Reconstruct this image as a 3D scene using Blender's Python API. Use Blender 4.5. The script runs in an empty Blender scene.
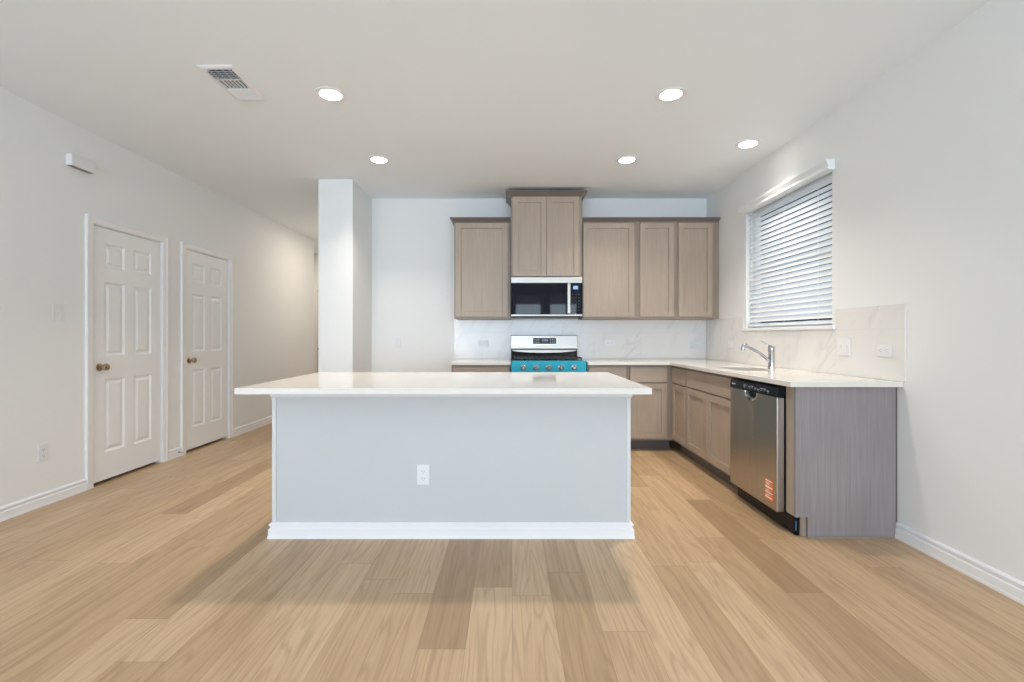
import bpy, bmesh, math, random
from mathutils import Vector, Matrix

random.seed(7)
S = bpy.context.scene
COL = S.collection
PI = math.pi

# ------------------------------------------------------------------ camera
cam_d = bpy.data.cameras.new('camera')
cam = bpy.data.objects.new('camera', cam_d)
COL.objects.link(cam)
cam.location = (0, 0, 1.17)
cam.rotation_euler = (PI / 2, 0, 0)
cam_d.sensor_width = 36
cam_d.lens = 472 / 1024 * 36
cam_d.shift_x = 2.5 / 1024
cam_d.shift_y = -5.0 / 1024
cam_d.clip_start = 0.05
S.camera = cam

# ------------------------------------------------------------------ world, exposure
S.view_settings.view_transform = 'Standard'
S.view_settings.look = 'None'
S.view_settings.gamma = 1
S.view_settings.use_curve_mapping = False
S.view_settings.exposure = 0.22
S.cycles.use_denoising = True
S.cycles.max_bounces = 12
S.cycles.diffuse_bounces = 8
S.cycles.glossy_bounces = 5
S.cycles.transparent_max_bounces = 12
S.cycles.sample_clamp_indirect = 8
S.cycles.caustics_reflective = False
S.cycles.caustics_refractive = False
w = bpy.data.worlds.new('sky')
S.world = w
w.use_nodes = True
nt = w.node_tree
nt.nodes['Background'].inputs[0].default_value = (0.80, 0.90, 1.0, 1)
nt.nodes['Background'].inputs[1].default_value = 1.8

WARM = (1.0, 0.90, 0.78)
COOL = (0.68, 0.84, 1.0)


def area(name, loc, rot, sx, sy, power, color, shape='RECTANGLE', spread=180):
    d = bpy.data.lights.new(name, 'AREA')
    d.shape = shape
    d.size = sx
    if shape in ('RECTANGLE', 'ELLIPSE'):
        d.size_y = sy
    d.energy = power
    d.color = color
    d.spread = math.radians(spread)
    o = bpy.data.objects.new(name, d)
    o.location = loc
    o.rotation_euler = rot
    COL.objects.link(o)
    return o


# room constants (metres; camera stands at x=0, y=0)
XL, XR = -3.22, 2.255
YB = 5.40
YREAR = -4.5
H = 2.742
HALL_END = 9.08

# daylight lamps outside the windows; rear pair tilted up to brighten the ceiling
area('rear_daylight_left', (-1.6, YREAR - 0.12, 1.35), (PI / 2 + 0.7, 0, 0), 2.6, 2.2, 225, COOL)  # shines through the added left window
area('rear_daylight_right', (1.2, YREAR - 0.12, 1.35), (PI / 2 + 0.7, 0, 0), 2.0, 2.2, 175, COOL)
area('kitchen_window_daylight', (XR + 0.45, 3.9, 1.85), (0, PI / 2, 0), 1.3, 1.3, 13, COOL)

CANS = [(-1.163, 3.07), (1.05, 3.07), (-1.164, 4.21), (1.048, 4.21), (1.95, 3.86)]
CAN_POWER = 8.5
for (cx, cy) in CANS:
    area('can_light_beam', (cx, cy, H - 0.022), (0, 0, 0), 0.13, 0.13, CAN_POWER if cx < 1.5 else 4.8, WARM, 'DISK', 115 if cx < 1.5 else 95)
area('hall_light_beam', (-2.3, 7.0, H - 0.022), (0, 0, 0), 0.13, 0.13, 11, (1.0, 0.86, 0.70), 'DISK', 179)
area('entry_fill_light', (-3.2, 8.4, H - 0.022), (0, 0, 0), 0.13, 0.13, 9, (1.0, 0.86, 0.70), 'DISK', 179)  # unseen lamp added to brighten the dark hall end
area('rear_unseen_light_a', (-1.2, -0.6, H - 0.022), (0, 0, 0), 0.13, 0.13, 8, WARM, 'DISK', 150)  # unseen warm lamps overhead, just behind the camera
area('rear_unseen_light_b', (1.1, -0.6, H - 0.022), (0, 0, 0), 0.13, 0.13, 8, WARM, 'DISK', 150)


# ------------------------------------------------------------------ materials
def srgb(r, g, b):
    def f(c):
        c /= 255.0
        return c / 12.92 if c <= 0.04045 else ((c + 0.055) / 1.055) ** 2.4
    return (f(r), f(g), f(b), 1)


def mat(name, color, rough=0.5, metal=0.0, spec=0.5, emit=None, estr=0, coat=0):
    m = bpy.data.materials.new(name)
    m.use_nodes = True
    b = m.node_tree.nodes['Principled BSDF']
    b.inputs['Base Color'].default_value = color
    b.inputs['Roughness'].default_value = rough
    b.inputs['Metallic'].default_value = metal
    b.inputs['Specular IOR Level'].default_value = spec
    b.inputs['Coat Weight'].default_value = coat
    if emit:
        b.inputs['Emission Color'].default_value = emit
        b.inputs['Emission Strength'].default_value = estr
    return m


def N(m, t, **kw):
    n = m.node_tree.nodes.new(t)
    for k, v in kw.items():
        setattr(n, k, v)
    return n


def L(m, a, b):
    m.node_tree.links.new(a, b)


def mth(m, op, a, b=None, c=None):
    n = N(m, 'ShaderNodeMath', operation=op)
    for i, v in enumerate((a, b, c)):
        if v is None:
            continue
        if isinstance(v, (int, float)):
            n.inputs[i].default_value = v
        else:
            L(m, v, n.inputs[i])
    return n.outputs[0]


def mixc(m, fac, a, b, blend='MIX'):
    n = N(m, 'ShaderNodeMix', data_type='RGBA', blend_type=blend)
    if isinstance(fac, (int, float)):
        n.inputs[0].default_value = fac
    else:
        L(m, fac, n.inputs[0])
    for i, v in ((6, a), (7, b)):
        if isinstance(v, tuple):
            n.inputs[i].default_value = v
        else:
            L(m, v, n.inputs[i])
    return n.outputs[2]


def ramp(m, fac, stops):
    n = N(m, 'ShaderNodeValToRGB')
    e = n.color_ramp.elements
    while len(e) < len(stops):
        e.new(0.5)
    for i, (p, c) in enumerate(stops):
        e[i].position = p
        e[i].color = c if isinstance(c, tuple) else (c, c, c, 1)
    L(m, fac, n.inputs[0])
    return n.outputs[0]


def coords(m, scale=(1, 1, 1), rot=(0, 0, 0), loc=(0, 0, 0)):
    tc = N(m, 'ShaderNodeTexCoord')
    mp = N(m, 'ShaderNodeMapping')
    mp.inputs['Scale'].default_value = scale
    mp.inputs['Rotation'].default_value = rot
    mp.inputs['Location'].default_value = loc
    L(m, tc.outputs['Object'], mp.inputs['Vector'])
    return mp.outputs[0]


def noise(m, vec, scale=5, detail=4, rough=0.5, dist=0.0):
    n = N(m, 'ShaderNodeTexNoise')
    n.inputs['Scale'].default_value = scale
    n.inputs['Detail'].default_value = detail
    n.inputs['Roughness'].default_value = rough
    n.inputs['Distortion'].default_value = dist
    L(m, vec, n.inputs['Vector'])
    return n.outputs['Fac']


def bump(m, h, strength=0.1, dist=0.002):
    n = N(m, 'ShaderNodeBump')
    n.inputs['Strength'].default_value = strength
    n.inputs['Distance'].default_value = dist
    L(m, h, n.inputs['Height'])
    L(m, n.outputs[0], m.node_tree.nodes['Principled BSDF'].inputs['Normal'])


def bsdf(m):
    return m.node_tree.nodes['Principled BSDF']


def painted(name, color, rough=0.6, bstr=0.08, bscale=220):
    m = mat(name, color, rough)
    v = coords(m)
    n1 = noise(m, v, bscale, 3)
    c = mixc(m, noise(m, v, 1.3, 2), tuple(x * 0.985 for x in color[:3]) + (1,), color)
    L(m, c, bsdf(m).inputs['Base Color'])
    bump(m, n1, bstr, 0.001)
    return m


M_WALL = painted('wall_paint', (0.775, 0.785, 0.782, 1), 0.7)
M_CEIL = painted('ceiling_paint', (0.82, 0.865, 0.895, 1), 0.85, 0.15)
M_ISL = painted('island_paint', (0.54, 0.55, 0.555, 1), 0.6)
M_ISLT = painted('island_trim_paint', (0.64, 0.65, 0.66, 1), 0.5, 0.03)
M_TRIM = painted('trim_enamel', (0.80, 0.80, 0.81, 1), 0.35, 0.02)
M_DOOR = painted('door_enamel', (0.80, 0.81, 0.81, 1), 0.38, 0.03)
M_PLAST = mat('white_plastic', (0.74, 0.74, 0.75, 1), 0.35)
M_SLOT = mat('slot_black', (0.02, 0.02, 0.02, 1), 0.5)
M_STEELP = mat('polished_chrome', (0.50, 0.52, 0.54, 1), 0.14, 1.0)
M_SLOTG = mat('grille_grey', (0.25, 0.25, 0.25, 1), 0.6)
M_BLACK = mat('black_gloss', (0.005, 0.006, 0.008, 1), 0.3, 0, 0.22)
M_GLASSB = mat('oven_glass', (0.003, 0.004, 0.008, 1), 0.03, 0, 0.16)
M_IRON = mat('cast_iron', (0.018, 0.017, 0.017, 1), 0.55)
M_KNOBD = mat('knob_steel', (0.22, 0.19, 0.18, 1), 0.3, 1.0)
M_BRONZE = mat('satin_nickel_knob', srgb(186, 164, 138), 0.24, 1.0)
M_LENS = mat('lamp_lens', (1, 1, 1, 1), 0.5, emit=(1.0, 0.93, 0.82, 1), estr=14)
M_BLUE = mat('blue_display', (0.01, 0.02, 0.05, 1), 0.3, emit=(0.35, 0.5, 1.0, 1), estr=0.9)
M_WHITEMARK = mat('pale_print', (0.55, 0.56, 0.58, 1), 0.5)
M_ORANGE = mat('orange_sticker', srgb(222, 120, 70), 0.5)
M_STICKW = mat('sticker_white', (0.85, 0.80, 0.74, 1), 0.5)
M_BLUEP = mat('blue_plastic', srgb(60, 120, 170), 0.4)
M_DARKIN = mat('duct_shade', (0.012, 0.016, 0.024, 1), 0.7)
M_SLAT = mat('blind_slat', (0.74, 0.77, 0.79, 1), 0.45)
bsdf(M_SLAT).inputs['Transmission Weight'].default_value = 0.0
M_BOUNCE = mat('pale_bounce_ground', (0.42, 0.41, 0.39, 1), 0.9)  # unseen outdoor ground, made pale to bounce daylight up to the ceiling

# teal protective film
M_TEAL = mat('teal_film', srgb(0, 148, 172), 0.35, 0.1, 0.3)
bump(M_TEAL, noise(M_TEAL, coords(M_TEAL, (8, 8, 30)), 3, 3), 0.25, 0.004)


def steel(name, base=(0.40, 0.37, 0.335, 1), rough=0.38, axis='x'):
    m = mat(name, base, rough, 1.0)
    sc = {'x': (2, 300, 300), 'z': (300, 300, 2), 'y': (300, 2, 300)}[axis]
    n1 = noise(m, coords(m, sc), 1, 2)
    L(m, ramp(m, n1, [(0.3, rough * 0.8), (0.7, rough * 1.25)]), bsdf(m).inputs['Roughness'])
    bump(m, n1, 0.12, 0.0005)
    return m


M_STEEL = steel('brushed_steel')
M_STEELV = steel('brushed_steel_door', (0.50, 0.46, 0.42, 1), 0.34, 'z')
_w = noise(M_STEELV, coords(M_STEELV, (2.2, 2.2, 0.5)), 2.2, 1, 0.3, 0.4)
_b = N(M_STEELV, 'ShaderNodeBump')
_b.inputs['Strength'].default_value = 0.4
_b.inputs['Distance'].default_value = 0.03
L(M_STEELV, _w, _b.inputs['Height'])
_old = [l for l in M_STEELV.node_tree.links if l.to_socket == bsdf(M_STEELV).inputs['Normal']][0].from_node
L(M_STEELV, _b.outputs[0], _old.inputs['Normal'])


def cab_wood(name, c1, c2, axis='z'):
    m = mat(name, c1, 0.42)
    sc = {'z': (70, 70, 2.5), 'x': (2.5, 70, 70)}[axis]
    g = noise(m, coords(m, sc), 1, 4, 0.6, 0.3)
    blotch = noise(m, coords(m, (4, 4, 2)), 1, 3)
    f = ramp(m, g, [(0.3, 0.0), (0.72, 1.0)])
    c = mixc(m, f, c1, c2)
    c = mixc(m, ramp(m, blotch, [(0.35, 0.0), (0.7, 0.35)]), c, tuple(x * 0.85 for x in c1[:3]) + (1,))
    L(m, c, bsdf(m).inputs['Base Color'])
    bump(m, g, 0.08, 0.001)
    return m


M_CAB = cab_wood('greige_stained_wood', srgb(162, 145, 129), srgb(174, 158, 142))
M_CABH = cab_wood('greige_stained_drawer', srgb(162, 146, 131), srgb(176, 160, 146), 'x')
M_CABF = cab_wood('greige_face_frame', srgb(142, 127, 114), srgb(154, 139, 127))
M_PANEL = cab_wood('grey_end_stain', srgb(132, 124, 125), srgb(151, 143, 143))  # cabinet stain set greyer for the end panel
M_CROWN = cab_wood('dark_greige_crown', srgb(104, 93, 86), srgb(118, 107, 98), 'x')
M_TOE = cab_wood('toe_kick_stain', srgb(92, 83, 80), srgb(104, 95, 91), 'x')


def quartz():
    m = mat('white_quartz', (0.80, 0.77, 0.73, 1), 0.07)
    v = coords(m)
    sp = ramp(m, noise(m, v, 260, 2), [(0.62, 0.0), (0.72, 1.0)])
    c = mixc(m, mth(m, 'MULTIPLY', sp, 0.12), (0.72, 0.685, 0.64, 1), (0.60, 0.56, 0.52, 1))
    c = mixc(m, mth(m, 'MULTIPLY', noise(m, v, 3, 4), 0.12), c, (0.74, 0.72, 0.69, 1))
    L(m, c, bsdf(m).inputs['Base Color'])
    return m


M_QUARTZ = quartz()


def marble_tile():
    # object x runs along the wall, z is up; 305 x 610 mm tiles
    m = mat('marble_look_tile', (0.8, 0.78, 0.75, 1), 0.22)
    tc = N(m, 'ShaderNodeTexCoord')
    sep = N(m, 'ShaderNodeSeparateXYZ')
    L(m, tc.outputs['Object'], sep.inputs[0])
    cmb = N(m, 'ShaderNodeCombineXYZ')
    L(m, sep.outputs[0], cmb.inputs[0])
    L(m, sep.outputs[2], cmb.inputs[1])
    br = N(m, 'ShaderNodeTexBrick')
    br.offset = 0.5
    br.inputs['Scale'].default_value = 1
    br.inputs['Brick Width'].default_value = 0.61
    br.inputs['Row Height'].default_value = 0.302
    br.inputs['Mortar Size'].default_value = 0.0014
    br.inputs['Mortar Smooth'].default_value = 0.3
    br.inputs['Color1'].default_value = (0, 0, 0, 1)
    br.inputs['Color2'].default_value = (1, 1, 1, 1)
    L(m, cmb.outputs[0], br.inputs['Vector'])
    # diagonal veins, shifted per tile
    mp0 = N(m, 'ShaderNodeMapping')
    mp0.inputs['Rotation'].default_value = (0, 0, math.radians(-54))
    L(m, cmb.outputs[0], mp0.inputs[0])
    mp = N(m, 'ShaderNodeMapping')
    mp.inputs['Scale'].default_value = (1.0, 4.0, 1)
    L(m, mp0.outputs[0], mp.inputs[0])
    add = N(m, 'ShaderNodeVectorMath', operation='ADD')
    L(m, mp.outputs[0], add.inputs[0])
    sc = N(m, 'ShaderNodeVectorMath', operation='SCALE')
    L(m, br.outputs['Color'], sc.inputs[0])
    sc.inputs['Scale'].default_value = 3.0
    L(m, sc.outputs[0], add.inputs[1])
    n1 = noise(m, add.outputs[0], 1.1, 5, 0.55, 0.8)
    vein = mth(m, 'ABSOLUTE', mth(m, 'SUBTRACT', n1, 0.5))
    v1 = ramp(m, vein, [(0.0, 1.0), (0.035, 0.0)])
    cloud = noise(m, add.outputs[0], 0.9, 3)
    v1 = mth(m, 'MULTIPLY', v1, ramp(m, cloud, [(0.4, 0.0), (0.62, 1.0)]))
    c = mixc(m, mth(m, 'MULTIPLY', v1, 0.40), (0.75, 0.735, 0.715, 1), (0.50, 0.49, 0.48, 1))
    c = mixc(m, mth(m, 'MULTIPLY', cloud, 0.25), c, (0.66, 0.655, 0.65, 1))
    c = mixc(m, mth(m, 'MULTIPLY', br.outputs['Fac'], 0.5), c, (0.62, 0.60, 0.58, 1))
    L(m, c, bsdf(m).inputs['Base Color'])
    bump(m, mth(m, 'SUBTRACT', 1.0, br.outputs['Fac']), 0.4, 0.001)
    return m


M_TILE = marble_tile()


def plank_floor():
    m = mat('oak_plank_floor', (0.5, 0.4, 0.3, 1), 0.36)
    tc = N(m, 'ShaderNodeTexCoord')
    sep = N(m, 'ShaderNodeSeparateXYZ')
    L(m, tc.outputs['Object'], sep.inputs[0])
    X, Y = sep.outputs[0], sep.outputs[1]
    W, LEN = 0.178, 1.22
    xs = mth(m, 'DIVIDE', mth(m, 'SUBTRACT', X, 0.012), W)
    row = mth(m, 'FLOOR', xs)
    fx = mth(m, 'SUBTRACT', xs, row)
    wn = N(m, 'ShaderNodeTexWhiteNoise', noise_dimensions='1D')
    L(m, row, wn.inputs['W'])
    ys = mth(m, 'ADD', mth(m, 'DIVIDE', Y, LEN), mth(m, 'MULTIPLY', wn.outputs['Value'], 7.31))
    col = mth(m, 'FLOOR', ys)
    fy = mth(m, 'SUBTRACT', ys, col)
    idv = N(m, 'ShaderNodeCombineXYZ')
    L(m, row, idv.inputs[0])
    L(m, col, idv.inputs[1])
    wn2 = N(m, 'ShaderNodeTexWhiteNoise', noise_dimensions='3D')
    L(m, idv.outputs[0], wn2.inputs['Vector'])
    rnd = wn2.outputs['Value']
    # plank base tones
    base = ramp(m, rnd, [(0.0, srgb(158, 129, 97)), (0.10, srgb(177, 148, 115)), (0.35, srgb(188, 159, 125)),
                         (0.65, srgb(196, 167, 133)), (0.85, srgb(204, 176, 142)), (1.0, srgb(184, 153, 117))])
    # grain: stretched noise along y, shifted per plank
    gv = N(m, 'ShaderNodeCombineXYZ')
    L(m, mth(m, 'ADD', mth(m, 'MULTIPLY', X, 1.0), mth(m, 'MULTIPLY', rnd, 40)), gv.inputs[0])
    L(m, mth(m, 'MULTIPLY', Y, 0.035), gv.inputs[1])
    L(m, mth(m, 'MULTIPLY', rnd, 17), gv.inputs[2])
    g1 = noise(m, gv.outputs[0], 60, 4, 0.55, 0.15)
    # cathedral figure
    cv = N(m, 'ShaderNodeCombineXYZ')
    L(m, mth(m, 'ADD', mth(m, 'SUBTRACT', fx, 0.5), mth(m, 'MULTIPLY', rnd, 30)), cv.inputs[0])
    L(m, mth(m, 'MULTIPLY', Y, 0.42), cv.inputs[1])
    L(m, rnd, cv.inputs[2])
    n2 = noise(m, cv.outputs[0], 1.7, 2.5, 0.45, 0.3)
    rings = mth(m, 'ABSOLUTE', mth(m, 'SUBTRACT', mth(m, 'FRACT', mth(m, 'MULTIPLY', n2, 10)), 0.5))
    rings = mth(m, 'MULTIPLY', rings, 2.0)
    c = mixc(m, ramp(m, g1, [(0.34, 0.26), (0.60, 0.0)]), base, srgb(136, 108, 80))
    c = mixc(m, mth(m, 'MULTIPLY', ramp(m, rings, [(0.0, 1.0), (0.5, 0.0)]), 0.30), c, srgb(132, 102, 74))
    # seams
    ex = mth(m, 'MINIMUM', fx, mth(m, 'SUBTRACT', 1.0, fx))
    ey = mth(m, 'MINIMUM', fy, mth(m, 'SUBTRACT', 1.0, fy))
    sx = mth(m, 'LESS_THAN', ex, 0.006)
    sy = mth(m, 'LESS_THAN', ey, 0.0012)
    seam = mth(m, 'MAXIMUM', sx, sy)
    c = mixc(m, mth(m, 'MULTIPLY', seam, 0.45), c, srgb(96, 72, 52))
    L(m, c, bsdf(m).inputs['Base Color'])
    L(m, ramp(m, g1, [(0.3, 0.44), (0.7, 0.34)]), bsdf(m).inputs['Roughness'])
    h = mth(m, 'SUBTRACT', mth(m, 'MULTIPLY', g1, 0.3), seam)
    bump(m, h, 0.18, 0.001)
    return m


M_FLOOR = plank_floor()


def glass_mat():
    m = bpy.data.materials.new('window_glass')
    m.use_nodes = True
    t = m.node_tree
    t.nodes.clear()
    out = t.nodes.new('ShaderNodeOutputMaterial')
    mix = t.nodes.new('ShaderNodeMixShader')
    tr = t.nodes.new('ShaderNodeBsdfTransparent')
    gl = t.nodes.new('ShaderNodeBsdfGlossy')
    gl.inputs['Roughness'].default_value = 0.0
    fr = t.nodes.new('ShaderNodeFresnel')
    t.links.new(fr.outputs[0], mix.inputs[0])
    t.links.new(tr.outputs[0], mix.inputs[1])
    t.links.new(gl.outputs[0], mix.inputs[2])
    t.links.new(mix.outputs[0], out.inputs[0])
    return m


M_GLASS = glass_mat()


# ------------------------------------------------------------------ mesh helpers
class MB:
    def __init__(self):
        self.bm = bmesh.new()

    def box(self, x0, x1, y0, y1, z0, z1):
        v = [self.bm.verts.new(p) for p in
             ((x0, y0, z0), (x1, y0, z0), (x1, y1, z0), (x0, y1, z0), (x0, y0, z1), (x1, y0, z1), (x1, y1, z1), (x0, y1, z1))]
        for f in ((0, 3, 2, 1), (4, 5, 6, 7), (0, 1, 5, 4), (1, 2, 6, 5), (2, 3, 7, 6), (3, 0, 4, 7)):
            self.bm.faces.new([v[i] for i in f])
        return self

    def prism(self, pts, axis, a, b):
        """polygon pts (u,v) extruded along axis from a to b"""
        def P(u, v, t):
            return {'x': (t, u, v), 'y': (u, t, v), 'z': (u, v, t)}[axis]
        A = [self.bm.verts.new(P(u, v, a)) for u, v in pts]
        B = [self.bm.verts.new(P(u, v, b)) for u, v in pts]
        self.bm.faces.new(A)
        self.bm.faces.new(B[::-1])
        n = len(pts)
        for i in range(n):
            self.bm.faces.new([A[i], B[i], B[(i + 1) % n], A[(i + 1) % n]])
        return self

    def lathe(self, prof, center, axis='z', seg=32, caps=True):
        """prof: list of (radius, height along axis)"""
        rings = []
        cx, cy, cz = center
        for r, h in prof:
            ring = []
            for i in range(seg):
                a = 2 * PI * i / seg
                u, v = r * math.cos(a), r * math.sin(a)
                p = {'z': (cx + u, cy + v, cz + h), 'y': (cx + u, cy + h, cz + v), 'x': (cx + h, cy + u, cz + v)}[axis]
                ring.append(self.bm.verts.new(p))
            rings.append(ring)
        for a, b in zip(rings, rings[1:]):
            for i in range(seg):
                self.bm.faces.new([a[i], a[(i + 1) % seg], b[(i + 1) % seg], b[i]])
        if caps:
            self.bm.faces.new(rings[0])
            self.bm.faces.new(rings[-1][::-1])
        return self

    def tube(self, pts, r, seg=12):
        pts = [Vector(p) for p in pts]
        rad = r if isinstance(r, (list, tuple)) else [r] * len(pts)
        rings = []
        ref = None
        for i, p in enumerate(pts):
            t = (pts[min(i + 1, len(pts) - 1)] - pts[max(i - 1, 0)]).normalized()
            if ref is None:
                ref = t.orthogonal().normalized()
            ref = (ref - t * ref.dot(t)).normalized()
            b = t.cross(ref)
            rings.append([self.bm.verts.new(p + (ref * math.cos(2 * PI * k / seg) + b * math.sin(2 * PI * k / seg)) * rad[i]) for k in range(seg)])
        for a, b in zip(rings, rings[1:]):
            for k in range(seg):
                self.bm.faces.new([a[k], a[(k + 1) % seg], b[(k + 1) % seg], b[k]])
        self.bm.faces.new(rings[0])
        self.bm.faces.new(rings[-1][::-1])
        return self

    def sweep(self, path, prof, closed=False, z0=0.0):
        """profile (out, z) carried along a 2D path with mitred corners; 'out' is to the right of travel"""
        P = [Vector(p) for p in path]
        n = len(P)
        rows = []
        for i in range(n):
            if closed:
                d1 = (P[i] - P[i - 1]).normalized()
                d2 = (P[(i + 1) % n] - P[i]).normalized()
            else:
                d1 = (P[i] - P[i - 1]).normalized() if i > 0 else (P[1] - P[0]).normalized()
                d2 = (P[i + 1] - P[i]).normalized() if i < n - 1 else d1
            n1 = Vector((d1.y, -d1.x))
            n2 = Vector((d2.y, -d2.x))
            mv = (n1 + n2)
            mv = mv / max(mv.dot(n1), 1e-6)
            rows.append([self.bm.verts.new((P[i].x + mv.x * o, P[i].y + mv.y * o, z0 + z)) for o, z in prof])
        k = len(prof)
        rng = range(n) if closed else range(n - 1)
        for i in rng:
            a, b = rows[i], rows[(i + 1) % n]
            for j in range(k):
                self.bm.faces.new([a[j], a[(j + 1) % k], b[(j + 1) % k], b[j]])
        if not closed:
            self.bm.faces.new(rows[0][::-1])
            self.bm.faces.new(rows[-1])
        return self

    def build(self, name, m, parent=None, bevel=0.0, seg=2, smooth=False, loc=None):
        bmesh.ops.recalc_face_normals(self.bm, faces=self.bm.faces)
        me = bpy.data.meshes.new(name)
        self.bm.to_mesh(me)
        self.bm.free()
        for mm in (m if isinstance(m, (list, tuple)) else [m]):
            me.materials.append(mm)
        o = bpy.data.objects.new(name, me)
        COL.objects.link(o)
        if parent is not None:
            o.parent = parent
        if loc:
            o.location = loc
        if smooth:
            for p in me.polygons:
                p.use_smooth = True
            me.set_sharp_from_angle(angle=math.radians(38))
        if bevel:
            b = o.modifiers.new('bevel', 'BEVEL')
            b.width = bevel
            b.segments = seg
            b.limit_method = 'ANGLE'
            b.angle_limit = math.radians(40)
        return o


def thing(name, label, cat, loc=(0, 0, 0), rz=0.0, group=None):
    o = bpy.data.objects.new(name, None)
    COL.objects.link(o)
    o.empty_display_size = 0.1
    o.location = loc
    o.rotation_euler = (0, 0, rz)
    o['label'] = label
    o['category'] = cat
    if group:
        o['group'] = group
    return o


def tag(o, label, cat, group=None):
    o['label'] = label
    o['category'] = cat
    if group:
        o['group'] = group
    return o


def struct(o, label=None):
    o['kind'] = 'structure'
    if label:
        o['label'] = label
    return o


def copy_tree(o, parent=None):
    c = o.copy()
    COL.objects.link(c)
    if parent is not None:
        c.parent = parent
    for ch in list(o.children):
        copy_tree(ch, c)
    return c


RZ_LEFT = PI / 2      # faces +X (on the left wall), local +x -> +Y
RZ_RIGHT = -PI / 2    # faces -X (on the right wall), local +x -> -Y

# ------------------------------------------------------------------ the setting
T = 0.12
struct(MB().box(-4.6, XR + 0.14, YREAR - 0.2, HALL_END + 0.2, -0.08, 0.0).build('floor', M_FLOOR), 'light oak plank floor running away from the camera')
struct(MB().box(-4.6, XR + 0.14, YREAR - 0.2, HALL_END + 0.2, H, H + 0.1).build('ceiling', M_CEIL), 'flat white painted ceiling with five recessed lights')

# left wall with two door openings (closed-off closets behind)
D1, D2 = 3.650, 4.690        # near edge of each leaf
DW_, DH = 0.711, 2.03
JB = 0.022                   # jamb thickness
ZOP = DH + 0.022


def opening(d):
    return d - JB, d + DW_ + JB


o1, o2 = opening(D1), opening(D2)
mb = MB()
for (a, b) in ((YREAR, o1[0]), (o1[1], o2[0]), (o2[1], 7.77)):
    mb.box(XL - T, XL, a, b, 0, H)
for (a, b) in (o1, o2):
    mb.box(XL - T, XL, a, b, ZOP, H)
struct(mb.build('wall_left', M_WALL), 'off-white wall with two closet doors')
mb = MB()
for (a, b) in (o1, o2):
    mb.box(XL - 0.80, XL - 0.70, a - 0.3, b + 0.3, 0, H)
    mb.box(XL - 0.70, XL - T, a - 0.15, a - 0.06, 0, H)
    mb.box(XL - 0.70, XL - T, b + 0.06, b + 0.15, 0, H)
struct(mb.build('wall_closet', M_WALL))
# hall recess
struct(MB().box(-4.5, XL - T, 7.65, 7.77, 0, H).build('wall_recess_front', M_WALL))
struct(MB().box(-4.6, -4.5, 7.65, HALL_END, 0, H).build('wall_recess_side', M_WALL))
D3X = -3.70
D3W = 0.914
mb = MB()
mb.box(-4.6, D3X - JB, HALL_END, HALL_END + T, 0, H)
mb.box(D3X + D3W + JB, -1.58, HALL_END, HALL_END + T, 0, H)
mb.box(D3X - JB, D3X + D3W + JB, HALL_END, HALL_END + T, ZOP, H)
mb.box(D3X - 0.1, D3X + D3W + 0.1, HALL_END + T + 0.02, HALL_END + T + 0.05, 0, H)
struct(mb.build('wall_hall_end', M_WALL))
PX0, PX1, PY = -1.918, -1.575, 4.74
struct(MB().box(PX0, PX1, PY, HALL_END, 0, H).build('wall_partition', M_WALL), 'white stub wall between hallway and kitchen')
struct(MB().box(PX1, XR + 0.14, YB, YB + T, 0, H).build('wall_back', M_WALL), 'off-white kitchen back wall')

# right wall with the window opening
WY0, WY1, WZ0, WZ1 = 3.30, 4.50, 1.245, 2.36
WT = 0.14
mb = MB()
mb.box(XR, XR + WT, YREAR, WY0, 0, H)
mb.box(XR, XR + WT, WY1, YB, 0, H)
mb.box(XR, XR + WT, WY0, WY1, 0, WZ0)
mb.box(XR, XR + WT, WY0, WY1, WZ1, H)
struct(mb.build('wall_right', M_WALL), 'off-white wall with the blind-covered window')

# rear living-room wall; first window is unseen, added to bring in light
REAR = [(-2.9, -0.3, 0.35, 2.45), (0.15, 1.0, 0.02, 2.45), (1.2, 2.1, 0.60, 2.45)]
mb = MB()
xs = [XL - T]
for (a, b, z0, z1) in REAR:
    mb.box(xs[-1], a, YREAR - T, YREAR, 0, H)
    mb.box(a, b, YREAR - T, YREAR, 0, z0)
    mb.box(a, b, YREAR - T, YREAR, z1, H)
    xs.append(b)
mb.box(xs[-1], XR + WT, YREAR - T, YREAR, 0, H)
struct(mb.build('wall_rear', M_WALL))
for i, (a, b, z0, z1) in enumerate(REAR):
    root = struct(thing('window_%d' % (i + 2), 'x', 'x', (0, 0, 0)))
    del root['category']
    root['label'] = 'unseen living room window behind the camera'
    f = MB()
    fw = 0.05
    f.box(a, a + fw, YREAR - 0.09, YREAR - 0.03, z0, z1).box(b - fw, b, YREAR - 0.09, YREAR - 0.03, z0, z1)
    f.box(a + fw, b - fw, YREAR - 0.09, YREAR - 0.03, z0, z0 + fw).box(a + fw, b - fw, YREAR - 0.09, YREAR - 0.03, z1 - fw, z1)
    n = max(1, int(round((b - a) / 1.3)))
    for k in range(1, n):
        xm = a + (b - a) * k / n
        f.box(xm - 0.025, xm + 0.025, YREAR - 0.09, YREAR - 0.03, z0 + fw, z1 - fw)
    f.box(a + fw, b - fw, YREAR - 0.085, YREAR - 0.04, 1.38, 1.42)
    f.build('window_frame', M_TRIM, root)
    MB().box(a + fw, b - fw, YREAR - 0.062, YREAR - 0.058, z0 + fw, z1 - fw).build('glass_pane', M_GLASS, root)

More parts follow.
